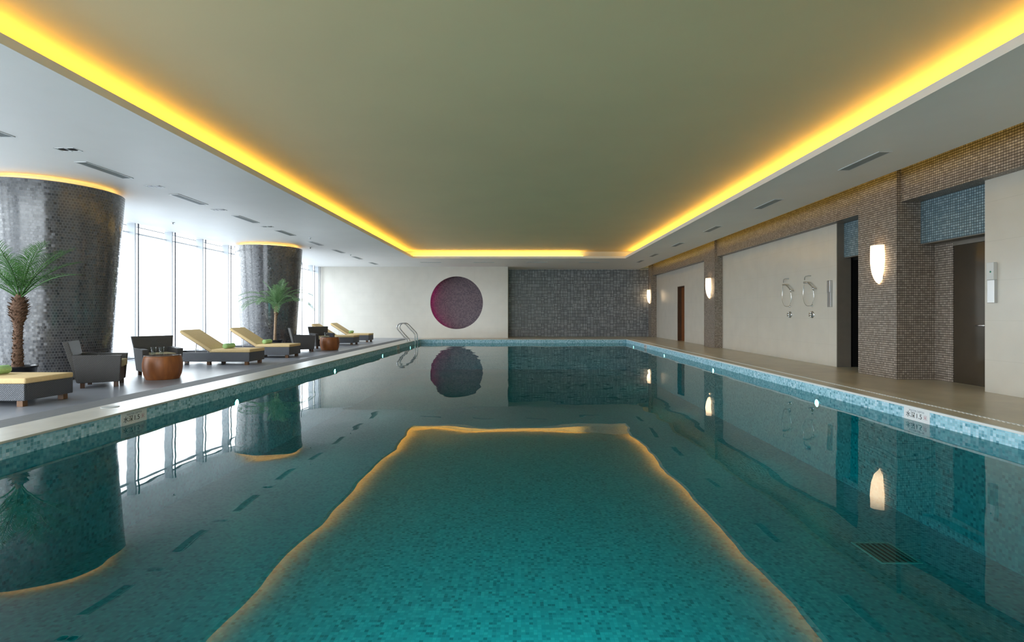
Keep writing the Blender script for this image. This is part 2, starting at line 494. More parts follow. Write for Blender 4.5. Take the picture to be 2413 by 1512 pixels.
# ------------------------------------------------------------------ key dimensions
ZC, ZW, ZF = 0.165, 0.01, -1.1          # coping top, water level, pool floor as built
XL, XR, Y0, Y1 = -4.25, 4.42, 0.6, 21.4  # pool inner faces
SZ = 3.663                              # soffit underside
TZ = 4.01                               # raised ceiling
YB, YG = 26.2, 27.8                     # cream end wall, grey mosaic end wall
WX = -10.3                              # window blind plane

# ------------------------------------------------------------------ floors, pool
b = MB(); b.box(-10.9, -5.12, -3, 28.2, -0.12, 0); struct('floor', b, M['deck'])
b = MB(); b.box(4.95, 8.3, -3, 28.2, -0.12, 0); struct('floor', b, M['deck_beige'])
b = MB(); b.box(-5.12, 4.95, 21.9, 28.2, -0.12, 0); b.box(-5.12, 4.95, -3, 0.1, -0.12, 0); struct('floor', b, M['deck_beige'])
b = MB()   # pool basin: floor and four mosaic walls
t = 0.12
b.box(XL-t, XR+t, Y0-t, Y1+t, ZF-t, ZF)
zt = ZC-0.022
b.box(XL-t, XL, Y0-t, Y1+t, ZF, zt); b.box(XR, XR+t, Y0-t, Y1+t, ZF, zt)
b.box(XL, XR, Y0-t, Y0, ZF, zt); b.box(XL, XR, Y1, Y1+t, ZF, zt)
struct('floor_pool_basin', b, M['pool'])
b = MB()   # pale stone coping
b.box(XL-0.51, XL+0.012, Y0-0.45, Y1+0.45, ZC-0.022, ZC, 0.004)
struct('trim_1', b, M['coping'])
b = MB(); b.box(XL+0.012, XR-0.005, Y1-0.008, Y1+0.45, ZC-0.022, ZC, 0.004); struct('trim_2', b, M['coping'])
b = MB(); b.box(XR+0.03, XR+0.48, Y0-0.45, Y1+0.45, ZC-0.022, ZC, 0.004); struct('trim_3', b, M['deck_beige'])
b = MB(); b.box(XR-0.012, XR+0.03, Y0, Y1, ZC-0.024, ZC+0.001, 0.003); struct('trim_4', b, M['lip'])
b = MB(); b.box(XL+0.012, XR-0.012, Y0-0.45, Y0+0.008, ZC-0.022, ZC, 0.004); struct('trim_5', b, M['coping'])
b = MB(); b.box(XL-0.87, XL-0.51, Y0-0.45, Y1+0.45, 0, ZC-0.002, 0.003); struct('trim_6', b, M['grey_strip'])
b = MB()   # plinth under the coping
b.box(XL-0.51, XL-t, Y0-0.45, Y1+0.45, -0.12, ZC-0.022); b.box(XR+t, XR+0.48, Y0-0.45, Y1+0.45, -0.12, ZC-0.022)
b.box(XL-t, XR+t, Y1+t, Y1+0.45, -0.12, ZC-0.022); b.box(XL-t, XR+t, Y0-0.45, Y0-t, -0.12, ZC-0.022)
struct('trim_7', b, M['deck_beige'])
b = MB()   # slotted overflow channel cut line on the right coping
y = Y0
while y < Y1+0.3:
    b.box(XR+0.235, XR+0.275, y, y+0.03, ZC, ZC+0.004); y += 0.05
struct('trim_8', b, M['lip'])

b = MB(); b.quad((XL, Y0, ZW), (XR, Y0, ZW), (XR, Y1, ZW), (XL, Y1, ZW))
wt = b.build('pool_water', M['water'])
tag(wt, 'still turquoise water filling the long swimming pool', 'water', kind='stuff')

# ------------------------------------------------------------------ ceiling
XCL, XCR, YC = -4.73, 4.57, 22.3
XS = 6.43
b = MB()
b.box(-10.9, XCL, -3, 28.2, SZ, SZ+0.10)
b.box(XCR, XS, -3, 28.2, SZ, SZ+0.10)
b.box(XCL, XCR, YC, 28.2, SZ, SZ+0.10)
b.box(XCL, XCR, -3, -2.2, SZ, SZ+0.10)
struct('ceiling', b, M['soffit'])
b = MB(); b.box(-10.9, 8.3, -3, 28.2, TZ, TZ+0.1); struct('ceiling', b, M['raised'])
b = MB()
b.box(XCL-0.56, XCL-0.50, -3, YC+0.5, SZ+0.10, TZ); b.box(XCR+0.50, XCR+0.56, -3, YC+0.5, SZ+0.10, TZ)
b.box(XCL-0.56, XCR+0.56, YC+0.42, YC+0.48, SZ+0.10, TZ)
struct('trim_9', b, M['cove_in'])
def led(name, x0, x1, y0, y1, z, mat, label):
    t = thing(name, label, 'light strip', ((x0+x1)/2, (y0+y1)/2, z))
    b = MB(); b.box(x0, x1, y0, y1, z+0.012, z+0.03); b.build('lit_strip', mat, t).location = tuple(-c for c in t.location)
    b = MB(); b.box(x0-0.01, x1+0.01, y0-0.01, y1+0.01, z, z+0.012); b.build('mounting_channel', M['white_plastic'], t).location = tuple(-c for c in t.location)
led('cove_light_strip', XCL-0.30, XCL-0.26, -1.8, YC+0.2, SZ+0.10, M['led'], 'yellow glowing light strip in the ceiling cove along the window side')
led('cove_light_strip', XCR+0.26, XCR+0.30, -1.8, YC+0.2, SZ+0.10, M['led'], 'yellow glowing light strip in the ceiling cove along the shower wall side')
led('cove_light_strip', XCL-0.1, 2.74, YC+0.22, YC+0.26, SZ+0.10, M['led'], 'yellow light strip in the cove across the far end of the ceiling')
led('slot_light_strip', XS-0.10, XS-0.07, -2.5, 27.5, SZ+0.10, M['led_slot'], 'dim yellow light strip in the slot above the brown mosaic wall')

# ------------------------------------------------------------------ end walls
CX, CZ, CR = -3.32, 1.812, 1.354
def wall_with_hole(x0, x1, z0, z1, y, th, n=96):
    b = MB(); bm = b.bm
    s = CR*1.12
    ring, sq = [], []
    for k in range(n):
        a_ = 2*PI*k/n
        c, sn = math.cos(a_), math.sin(a_)
        m_ = max(abs(c), abs(sn))
        ring.append((CX+CR*c, CZ+CR*sn)); sq.append((CX+s*c/m_, CZ+s*sn/m_))
    rf = [bm.verts.new((x, y, z)) for x, z in ring]; sf = [bm.verts.new((x, y, z)) for x, z in sq]
    rb = [bm.verts.new((x, y+th, z)) for x, z in ring]
    for k in range(n):
        j = (k+1) % n
        bm.faces.new((rf[k], rf[j], sf[j], sf[k]))
        f = bm.faces.new((rf[k], rf[j], rb[j], rb[k]))
    X0, X1, Z0, Z1 = CX-s, CX+s, CZ-s, CZ+s
    for a0, a1, c0, c1 in ((x0, X0, z0, z1), (X1, x1, z0, z1), (X0, X1, z0, Z0), (X0, X1, Z1, z1)):
        b.quad((a0, y, c0), (a1, y, c0), (a1, y, c1), (a0, y, c1))
    return b
EX = -0.68
b = wall_with_hole(-10.9, EX, 0, SZ, YB, 0.14)
wb = struct('wall_back', b, M['cream'])
b = MB(); b.quad((EX, YB, 0), (EX, YG, 0), (EX, YG, SZ), (EX, YB, SZ)); b.box(-10.9, EX, YG, YG+0.2, 0, SZ); struct('wall_back', b, M['cream'])
b = MB(); b.box(EX, 8.3, YG, YG+0.2, 0, SZ); struct('wall_back', b, M['weave'])
b = MB(); b.box(-10.9, 8.3, YG+0.2, YG+0.4, 0, TZ+0.1); b.box(-10.9, 8.3, YG, YG+0.2, SZ+0.1, TZ); struct('wall_back', b, M['soffit'])
b = MB(); b.box(-10.9, 8.3, -3.2, -3, 0, 0.10); b.box(-1.5, 8.3, -3.2, -3, 0.1, TZ); b.box(-10.9, -1.5, -3.2, -3, TZ-0.1, TZ); struct('wall_front', b, M['cream'])
b = MB()   # glazed end wall added out of view behind the camera to brighten the room
for k in range(7): b.box(-10.3+1.46*k-0.03, -10.3+1.46*k+0.03, -3.2, -3.0, 0.1, TZ-0.1)
b.box(-10.9, -1.5, -3.14, -3.06, 2.9, 2.97)
wf = struct('window_30', b, M['frame'])
b = MB(); b.quad((-10.9, -3.12, 0.1), (-1.5, -3.12, 0.1), (-1.5, -3.12, TZ-0.1), (-10.9, -3.12, TZ-0.1)); b.build('pane', M['glass'], wf)
# round recess
nt_ = thing('round_wall_niche', 'round recess in the cream end wall glowing purple and magenta', 'wall niche', (CX, YB+0.7, CZ))
m = NT('purple_grey_recess_mosaic')
M['niche'] = tiles('purple_grey_recess_mosaic', 0.06, 0.06, [(0, (0.19, 0.13, 0.165)), (0.4, (0.24, 0.17, 0.20)), (0.75, (0.13, 0.09, 0.12))], (0.08, 0.05, 0.06), 0.10, 0.35, tilt=0.03)
MX = Matrix.Rotation(R(-90), 4, 'X')
b = MB(); b.lathe([(1.75, -0.02), (1.75, 0.0), (1.72, 0.02)], seg=96, M=MX); b.build('niche_back', M['niche'], nt_, loc=(0, 0, 0))
M['plum'] = plain('dark_plum_paint', (0.10, 0.03, 0.06), 0.7)
b = MB(); b.lathe([(1.76, 0.02), (1.76, -0.55), (1.78, -0.55), (1.78, 0.02)], seg=96, M=Matrix.Rotation(R(-90), 4, 'X'), cap=False); b.build('niche_side', M['plum'], nt_)
b = MB()
pts = [(1.66*math.cos(a_), -0.40, 1.66*math.sin(a_)) for a_ in [R(140+i*2.4) for i in range(46)]]
b.tube(pts, 0.018, 6); b.build('magenta_light_strip', M['led_pink'], nt_)

# ------------------------------------------------------------------ right wall
XP, XBm, XW = 6.95, 7.04, 7.24
BZ = 3.29
b = MB()
b.box(XP, 7.67, 9.43, 10.5, 0, TZ)
struct('wall_right', b, M['brown'])
b = MB(); b.box(XP, 7.6, 18.3, 19.35, 0, TZ); struct('wall_right', b, M['brown'])
b = MB(); b.box(XP, 7.6, 27.2, YG, 0, TZ); struct('wall_right', b, M['brown'])
b = MB()
for y0, y1 in ((-3, 9.43), (10.5, 18.3), (19.35, 27.2)): b.box(XBm, 8.3, y0, y1, BZ, TZ)
struct('wall_right', b, M['brown'])
b = MB(); b.box(7.67, 8.3, 9.05, 10.5, 0, BZ); struct('wall_right', b, M['brown'])
b = MB()   # cream marble panels, the far one with a doorway
b.box(XW, 8.3, -3, 7.95, 0, BZ)
b.box(XW, 7.6, 11.69, 18.3, 0, BZ)
b.box(XW, 7.6, 19.35, 22.57, 0, BZ); b.box(XW, 7.6, 23.6, 27.2, 0, BZ); b.box(XW, 7.6, 22.57, 23.6, 2.49, BZ)
struct('wall_right', b, M['cream'])
b = MB(); b.box(XW+0.004, 7.56, 11.67, 11.69, 0, BZ); struct('trim_10', b, M['jamb'])
b = MB(); b.box(7.56, 8.02, 11.69, 11.75, 0, 2.51); b.box(7.60, 8.02, 10.5, 11.69, 2.44, 2.51); struct('trim_15', b, M['black'])
b = MB(); b.box(8.3, 8.4, -3.2, 28.2, 0, TZ); b.box(8.02, 8.3, 10.5, 11.69, 0, BZ); struct('wall_right', b, M['jamb'])
# pale blue mosaic lintels above the two openings
b = MB(); b.box(7.40, 7.67, 7.95, 9.43, 2.51, BZ); struct('trim_11', b, M['blue'])
b = MB(); b.box(7.40, 7.67, 10.5, 11.67, 2.51, BZ); struct('trim_12', b, M['blue'])
b = MB(); b.box(7.41, 7.66, 7.96, 9.42, 2.495, 2.51); b.box(7.41, 7.66, 10.51, 11.66, 2.495, 2.51); struct('trim_13', b, M['jamb'])
# doors
b = MB(); b.box(7.69, 7.74, 7.95, 9.05, 0.0, 2.42, 0.004); d1 = struct('door_1', b, M['bronze_door'])
b = MB()
b.lathe([(0.0, 0), (0.028, 0.0), (0.028, 0.012), (0.012, 0.016), (0.012, 0.05)], seg=16, M=Matrix.Translation((7.69, 8.42, 1.02)) @ Matrix.Rotation(R(-90), 4, 'Y'))
b.tube([(7.645, 8.42, 1.02), (7.64, 8.50, 1.02), (7.64, 8.56, 1.015)], 0.011, 8)
h = b.build('door_handle', M['chrome'], d1)
b = MB(); b.box(7.67, 7.69, 7.95, 9.05, 2.42, 2.51); struct('trim_14', b, M['jamb'])
b = MB(); b.box(7.95, 8.0, 10.5, 11.69, 0, 2.5, 0.004); struct('door_2', b, M['black'])
b = MB(); b.box(7.42, 7.46, 22.62, 23.55, 0.0, 2.45, 0.004); d3 = struct('door_3', b, M['door_wood'])
b = MB(); b.box(7.25, 7.6, 23.55, 23.6, 0, 2.49); b.box(7.25, 7.6, 22.57, 22.62, 0, 2.49); b.box(7.25, 7.6, 22.62, 23.55, 2.45, 2.49); b.build('door_frame', M['leg_wood'], d3)
b = MB(); b.tube([(7.40, 22.72, 0.95), (7.40, 22.72, 1.25)], 0.012, 8); b.build('door_handle', M['steel'], d3)

# ------------------------------------------------------------------ window wall
ys = [13.73+1.46*k for k in range(-11, 9)]
ys = [y for y in ys if y > -3] + [26.16]
b = MB(); b.box(-10.9, -10.8, -3, 28.2, 0, 0.06); b.box(-10.9, -10.8, -3, 28.2, SZ, TZ); struct('wall_left', b, M['frame'])
prev = -3.0
ords = {}
blind0 = None
for i, y in enumerate(ys):
    m0, m1 = prev, y
    b = MB()
    b.box(-10.62, -10.40, m1-0.025, m1+0.025, 0.0, SZ)
    b.box(-10.60, -10.56, m0+0.03, m1-0.03, 3.40, 3.44)
    b.box(-10.62, -10.54, m0+0.03, m1-0.03, 0.0, 0.07)
    wn = struct('window_%d' % (i+1), b, M['frame'])
    b = MB(); b.quad((-10.59, m0+0.03, 0.05), (-10.59, m1-0.03, 0.05), (-10.59, m1-0.03, SZ), (-10.59, m0+0.03, SZ)); b.build('pane', M['glass'], wn)
    # sheer blind for the bay
    if m1-m0 > 0.5:
        t = thing('roller_blind', '', 'blind', (WX, m0, 0), group='sheer blinds on the window wall')
        L = m1-m0
        b = MB(); bm = b.bm
        n = 14; rows = []
        for z in (0.05, 1.0, 2.0, 3.0, SZ-0.01):
            rows.append([bm.verts.new((0.006*math.sin(k*1.9+i)*(1-z/3.7), 0.012+(L-0.024)*k/n, z)) for k in range(n+1)])
        for r_ in range(4):
            for k in range(n):
                f = bm.faces.new((rows[r_][k], rows[r_][k+1], rows[r_+1][k+1], rows[r_+1][k])); f.smooth = True
        b.build('fabric', M['blind'], t)
        b = MB(); b.box(-0.012, 0.012, 0.01, L-0.01, 0.03, 0.05); b.build('bottom_rail', M['hem'], t)
        b = MB(); b.box(0.0, 0.01, L-0.055, L-0.010, 0.05, SZ-0.02); b.build('side_hem', M['hem'], t)
        t['_y'] = m0
        ords[i] = t
    prev = y
vis = [o for o in ords.values()]
near = [o for o in vis if o['_y']+1.46 < 13.0]
mid = [o for o in vis if 13.0 <= o['_y']+1.46 < 18.4]
far = [o for o in vis if o['_y']+1.46 >= 18.4]
for o in near: o['label'] = 'sheer white roller blind on the window wall, behind or before the near column'
names = ['beside the right edge of the large near column', 'directly behind the dark armchair facing the camera', 'behind the backrest of the lounger at the table', 'just left of the far dark column']
mid.sort(key=lambda o: o['_y'])
for o, s in zip(mid, names): o['label'] = 'sheer white roller blind ' + s
for o in far: o['label'] = 'sheer white roller blind at or past the far column'
for o in vis: del o['_y']

# ------------------------------------------------------------------ columns
def column(x, y, label):
    t = thing('column', label, 'column', (x, y, 0), group='tapering mosaic columns')
    b = MB()
    prof = [(0.865+(1.09-0.865)*k/12, 3.56*k/12) for k in range(13)]
    b.lathe(prof, seg=128, uv=True, cap=False)
    b.lathe([(1.09, 3.56), (0.9, 3.565), (0.0, 3.565)], seg=128, cap=False)
    b.build('mosaic_shaft', M['column'], t, smooth=True)
    b = MB(); b.lathe([(0.80, 3.566), (0.80, SZ)], seg=64, cap=False); b.build('recessed_neck', M['cove_in'], t, smooth=True)
    b = MB()
    b.tube([(0.90*math.cos(2*PI*k/96), 0.90*math.sin(2*PI*k/96), 3.580) for k in range(97)], 0.010, 6, cap=False)
    b.build('light_ring', M['led_ring'], t)
    return t
column(-9.0, 9.8, 'large dark mosaic column nearest the camera, widening upward to an amber-lit rim')
column(-9.0, 18.2, 'far dark mosaic column behind the second palm, with an amber-lit rim')

# ------------------------------------------------------------------ sconces
def sconce(x, y, z, label):
    t = thing('wall_sconce', label, 'wall lamp', (x, y, z), group='glass sconces on the brown pilasters')
    H = 0.75; W = 0.155; D = 0.15
    b = MB(); bm = b.bm
    rows = []
    N = 18; K = 20
    for i in range(N+1):
        s = i/N
        z_ = H/2 - H*s
        f = (1-(max(0, s-0.25)/0.75)**2.3)**0.62 if s > 0.25 else 1.0
        f = max(f, 0.0) * (1.0 - 0.06*(1-s))
        f = max(f, 0.02)
        rows.append([bm.verts.new((-0.012-D*f*math.sin(PI*k/K), W*f*math.cos(PI*k/K), z_)) for k in range(K+1)])
    for i in range(N):
        for k in range(K):
            q = bm.faces.new((rows[i][k], rows[i][k+1], rows[i+1][k+1], rows[i+1][k])); q.smooth = True
    bm.faces.new(rows[-1])
    b.build('glass_shade', M['sconce'], t)
    b = MB(); b.box(-0.012, 0, -0.10, 0.10, -0.28, 0.40, 0.003); b.build('back_plate', M['steel'], t)
    b = MB(); b.box(-0.03, -0.012, -0.15, 0.15, 0.375, 0.385); b.build('top_clip', M['steel'], t)
    return t
sconce(XP, 9.87, 2.165, 'large glowing glass sconce on the nearest brown mosaic pilaster')
sconce(XP, 18.75, 2.165, 'glowing glass sconce on the middle brown mosaic pilaster')
sconce(XP, 27.5, 2.165, 'small distant glowing glass sconce in the far right corner')

# ------------------------------------------------------------------ ceiling vents
def vent_proto(label, L=1.0, W=0.2):
    t = thing('ceiling_vent', label, 'air vent', (0, 0, 0), group='slot vents in the ceiling')
    b = MB()
    b.box(-W/2, -W/2+0.018, 0, L, -0.010, 0); b.box(W/2-0.018, W/2, 0, L, -0.010, 0)
    b.box(-W/2, W/2, 0, 0.018, -0.010, 0); b.box(-W/2, W/2, L-0.018, L, -0.010, 0)
    b.build('frame', M['white_plastic'], t)
    b = MB(); b.box(-W/2+0.018, W/2-0.018, 0.018, L-0.018, -0.003, -0.001); b.build('backing', M['void'], t)
    b = MB()
    n = 8
    for k in range(n):
        x = -W/2+0.018+(W-0.036)*(k+0.5)/n
        b.box(x-0.006, x+0.004, 0.018, L-0.018, -0.009, -0.003)
    b.build('louvres', M['grille'], t)
    return t
v0 = vent_proto('white slot vent in the window side ceiling, cut by the left picture edge')
v0.location = (-7.1, 6.05, SZ)
ordl = ['second', 'third', 'fourth', 'fifth', 'sixth', 'seventh', 'eighth', 'ninth']
for k, y in enumerate([8.2, 10.4, 12.65, 14.85, 17.1, 19.3, 21.6, 24.0]):
    dup(v0, (-7.1, y, SZ), label='slot vent in the window side ceiling, %s of its row from the camera' % ordl[k] if k < 7 else 'last slot vent of the window side row, nearest the cream end wall')
for k, y in enumerate([7.68, 10.85, 14.15, 17.4, 20.6, 23.0]):
    dup(v0, (5.5, y, SZ), label='slot vent in the right ceiling strip, ' + ['nearest and largest there', 'second from the camera', 'third from the camera', 'fourth from the camera', 'fifth from the camera', 'last before the far corner'][k])
for k, x in enumerate([-3.75, -1.25, 1.23, 3.7]):
    dup(v0, (x, 23.95, SZ), R(90), label='slot vent before the end wall, ' + ['leftmost of four', 'second of the four from the left', 'third of four from the left', 'rightmost of the four'][k])

def downlight(x, y, label):
    t = thing('twin_downlight', label, 'downlight', (x, y, SZ), group='twin downlights in the left ceiling')
    b = MB()
    b.box(-0.15, 0.15, -0.08, -0.07, -0.006, 0); b.box(-0.15, 0.15, 0.07, 0.08, -0.006, 0); b.box(-0.15, -0.14, -0.08, 0.08, -0.006, 0); b.box(0.14, 0.15, -0.08, 0.08, -0.006, 0); b.box(-0.008, 0.008, -0.08, 0.08, -0.006, 0)
    b.build('frame', M['white_plastic'], t)
    for s in (-1, 1):
        b = MB(); b.lathe([(0.0, -0.004), (0.055, -0.004), (0.062, -0.001)], cx=s*0.07, seg=20); b.build('lamp_recess', M['black_plastic'], t)
    return t
downlight(-6.76, 7.6, 'twin black recessed downlight nearest the camera, above the near column side')
downlight(-7.05, 9.79, 'twin black recessed downlight between the second and third left ceiling vents')
downlight(-7.1, 11.97, 'twin black recessed downlight between the third and fourth left ceiling vents')
downlight(-7.1, 14.25, 'twin recessed downlight between the fourth and fifth left ceiling vents')
def sprinkler(x, y, label, mat='steel'):
    t = thing('sprinkler_head', label, 'sprinkler', (x, y, SZ))
    b = MB(); b.lathe([(0.045, 0), (0.04, -0.012), (0.0, -0.012)], seg=20); b.build('collar', M['white_plastic'], t)
    b = MB(); b.lathe([(0.012, -0.012), (0.012, -0.04), (0.028, -0.045), (0.028, -0.05), (0.0, -0.05)], seg=14); b.build('deflector', M[mat], t)
sprinkler(-9.3, 13.6, 'small sprinkler head on the ceiling close to the blinds')
sprinkler(-7.7, 18.6, 'small black sensor dome on the ceiling beside the far column', 'black_plastic')
sprinkler(-6.75, 16.3, 'small sprinkler head on the ceiling between the fifth and sixth left vents')
sprinkler(-7.0, 20.9, 'tiny sprinkler head on the ceiling between the seventh and eighth left vents')

# ------------------------------------------------------------------ sun loungers
def rbox(b, x0, x1, y0, y1, z0, z1, bev, seg=3, M_=None): b.box(x0, x1, y0, y1, z0, z1, bev, seg, M_)
def lounger(loc, label):
    t = thing('sun_lounger', label, 'sun lounger', loc, group='wicker loungers with mustard mattresses')
    W = 0.72; L = 2.0; z0, z1 = 0.08, 0.30
    b = MB()   # wicker frame: four aprons and cross slats
    b.box(-L, 0, 0, 0.045, z0, z1, 0.01); b.box(-L, 0, W-0.045, W, z0, z1, 0.01)
    b.box(-0.045, 0, 0.045, W-0.045, z0, z1, 0.008); b.box(-L, -L+0.045, 0.045, W-0.045, z0, z1, 0.008)
    b.build('frame', M['wicker_g'], t)
    b = MB(); b.box(-0.95, -0.045, 0.045, W-0.045, z1-0.05, z1-0.005); b.box(-L+0.045, -0.95, 0.045, W-0.045, z1-0.10, z1-0.075); b.build('deck_panel', M['black_plastic'], t)
    for x in (-0.05, -0.95, -L+0.13):
        for y in (0.03, W-0.10):
            b = MB(); b.box(x-0.08, x, y, y+0.07, 0, z0+0.005, 0.004); b.build('leg', M['leg_light'], t)
    b = MB(); rbox(b, -0.95, 0.01, 0.0, W, z1, z1+0.075, 0.022); b.build('mattress', M['mattress'], t, smooth=True)
    ang = R(32.5)
    Mt = Matrix.Translation((-0.93, 0, z1+0.005)) @ Matrix.Rotation(ang, 4, 'Y')
    b = MB(); rbox(b, -0.88, 0.02, 0.0, W, 0.0, 0.075, 0.022, 3, Mt); b.build('backrest_cushion', M['mattress'], t, smooth=True)
    b = MB(); b.box(-0.84, 0.0, 0.04, W-0.04, -0.022, 0.0, 0.004, 2, Mt); b.build('backrest_panel', M['leg_light'], t)
    b = MB()
    p = Mt @ Vector((-0.46, 0.12, -0.02)); q = Mt @ Vector((-0.46, W-0.12, -0.02))
    b.tube([p, (-1.36, 0.12, z1-0.06), (-1.30, 0.12, z1-0.075)], 0.009, 6); b.tube([q, (-1.36, W-0.12, z1-0.06), (-1.30, W-0.12, z1-0.075)], 0.009, 6)
    b.tube([(-1.30, 0.12, z1-0.07), (-1.30, W-0.12, z1-0.07)], 0.009, 6)
    b.build('support_strut', M['steel'], t)
    return t
FX = -6.44
lA = lounger((FX, 6.6, 0), 'mustard sun lounger cut by the left picture edge, nearest the camera')
dup(lA, (FX-0.02, 12.1, 0), label='mustard sun lounger with raised backrest right of the dark armchair')
dup(lA, (FX+0.02, 14.1, 0), label='mustard sun lounger with raised backrest in front of the far palm')
dup(lA, (-6.62, 20.1, 0), label='mustard sun lounger partly hidden behind the far armchair and table')
dup(lA, (-6.62, 22.1, 0), label='mustard sun lounger farthest from the camera, by the cream end wall')

def towel(loc, label):
    t = thing('rolled_towel', label, 'towel', loc, group='green rolled towels on the loungers')
    b = MB(); bm = b.bm
    n = 60; prof = []
    for k in range(n+1):                       # spiral roll
        a_ = k/n*2*PI*2.6
        r_ = 0.018+0.042*k/n
        prof.append((r_*math.cos(a_), r_*math.sin(a_)))
    rows = [[bm.verts.new((x, y_, z+0.062)) for x, z in prof] for y_ in (0.0, 0.01, 0.36, 0.37)]
    for r_ in range(3):
        for k in range(n):
            f = bm.faces.new((rows[r_][k], rows[r_][k+1], rows[r_+1][k+1], rows[r_+1][k])); f.smooth = True
    o = b.build('roll', M['towel'], t)
    b = MB(); b.lathe([(0.0, 0.0), (0.052, 0.0), (0.060, 0.012), (0.060, 0.358), (0.052, 0.37), (0.0, 0.37)], seg=24, M=Matrix.Translation((0, 0, 0.062)) @ Matrix.Rotation(R(-90), 4, 'X')); b.build('core', M['towel'], t, smooth=True)
    return t
tz = 0.376
tA = towel((-7.20, 6.78, tz), 'lime green rolled towel on the near lounger at the left picture edge')
dup(tA, (-7.16, 12.3, tz), label='lime green rolled towel on the lounger right of the dark armchair')
dup(tA, (-7.22, 14.3, tz), label='lime green rolled towel on the lounger in front of the far palm')
dup(tA, (-7.50, 22.3, tz), label='lime green rolled towel on the farthest lounger')

# ------------------------------------------------------------------ armchairs
def armchair(loc, rz, label):
    t = thing('wicker_armchair', label, 'armchair', loc, rz, group='dark wicker armchairs')
    z0 = 0.085
    b = MB(); b.box(-0.25, 0.26, -0.235, 0.235, z0, 0.32, 0.012); b.build('seat_base', M['wicker'], t)
    for s in (-1, 1):   # arms flare outward towards the top
        i0, o0, i1, o1 = 0.225, 0.31, 0.235, 0.345
        ys_ = [s*i0, s*o0, s*i1, s*o1]
        p = [(-0.27, ys_[0], z0), (0.27, ys_[0], z0), (0.27, ys_[1], z0), (-0.27, ys_[1], z0),
             (-0.33, ys_[2], 0.545), (0.30, ys_[2], 0.525), (0.30, ys_[3], 0.525), (-0.33, ys_[3], 0.545)]
        b = MB(); b.hexa(p, 0.012); b.build('arm', M['wicker'], t)
    p = [(-0.29, -0.27, z0), (-0.22, -0.27, z0), (-0.22, 0.27, z0), (-0.29, 0.27, z0),
         (-0.45, -0.36, 0.765), (-0.375, -0.36, 0.765), (-0.375, 0.36, 0.765), (-0.45, 0.36, 0.765)]
    b = MB(); b.hexa(p, 0.012); b.build('backrest', M['wicker_l'], t)
    b = MB(); b.box(-0.20, 0.31, -0.22, 0.22, 0.32, 0.44, 0.03, 3); b.build('seat_cushion', M['cushion'], t, smooth=True)
    for x in (-0.24, 0.19):
        for y in (-0.29, 0.23):
            b = MB(); b.box(x, x+0.06, y, y+0.06, 0, z0+0.01, 0.003); b.build('leg', M['leg_wood'], t)
    return t
c0 = armchair((-7.10, 8.64, 0), R(30), 'dark wicker armchair seen from its side, left of the wooden drum table')
dup(c0, (-7.26, 10.20, 0), R(-40), 'dark wicker armchair facing the camera behind the near drum table')
dup(c0, (-7.08, 16.6, 0), R(30), 'far wicker armchair seen from its side, in front of the far column')
dup(c0, (-7.15, 18.3, 0), R(-48), 'far wicker armchair turned to the camera behind the far drum table')

def drum(loc, label):
    t = thing('drum_table', label, 'side table', loc, group='round wooden drum tables')
    b = MB(); b.lathe([(0.262, 0), (0.268, 0.01), (0.30, 0.10), (0.318, 0.22), (0.318, 0.30), (0.305, 0.38), (0.292, 0.425), (0.29, 0.43)], seg=48); b.build('barrel_body', M['table_wood'], t, smooth=False)
    b = MB(); b.lathe([(0.285, 0.43), (0.29, 0.433), (0.29, 0.442), (0.285, 0.445)], seg=48); b.build('polished_top', M['jtop'], t)
    return t
M['jtop'] = plain('polished_grey_brown_top', (0.16, 0.10, 0.07), 0.08)
t0 = drum((-6.72, 9.55, 0), 'reddish brown wooden drum table carrying two water glasses')
dup(t0, (-6.52, 17.35, 0), label='far reddish brown drum table beside the far armchair')
def tumbler(loc, label):
    t = thing('drinking_glass', label, 'glass', loc, group='tumblers on the drum tables')
    b = MB(); b.lathe([(0.033, 0.0), (0.036, 0.004), (0.040, 0.150), (0.037, 0.150), (0.033, 0.014), (0.0, 0.014)], seg=24); b.build('tumbler', M['thin_tumbler'], t, smooth=True)
    return t
g0 = tumbler((-6.83, 9.46, 0.446), 'clear tumbler on the near drum table, left of the two')
dup(g0, (-6.71, 9.50, 0.446), label='clear tumbler on the near drum table, right of the two')
dup(g0, (-6.62, 17.25, 0.446), label='clear tumbler on the far drum table')
t = thing('napkin_box', 'small dark box on the far drum table', 'box', (-6.48, 17.42, 0.446))
M['navy'] = plain('dark_navy_lacquer', (0.03, 0.035, 0.06), 0.35)
b = MB(); b.box(-0.06, 0.06, -0.05, 0.05, 0, 0.11, 0.006); b.build('box_body', M['navy'], t)
b = MB(); b.box(-0.064, 0.064, -0.054, 0.054, 0.11, 0.125, 0.004); b.build('lid', M['black_plastic'], t)

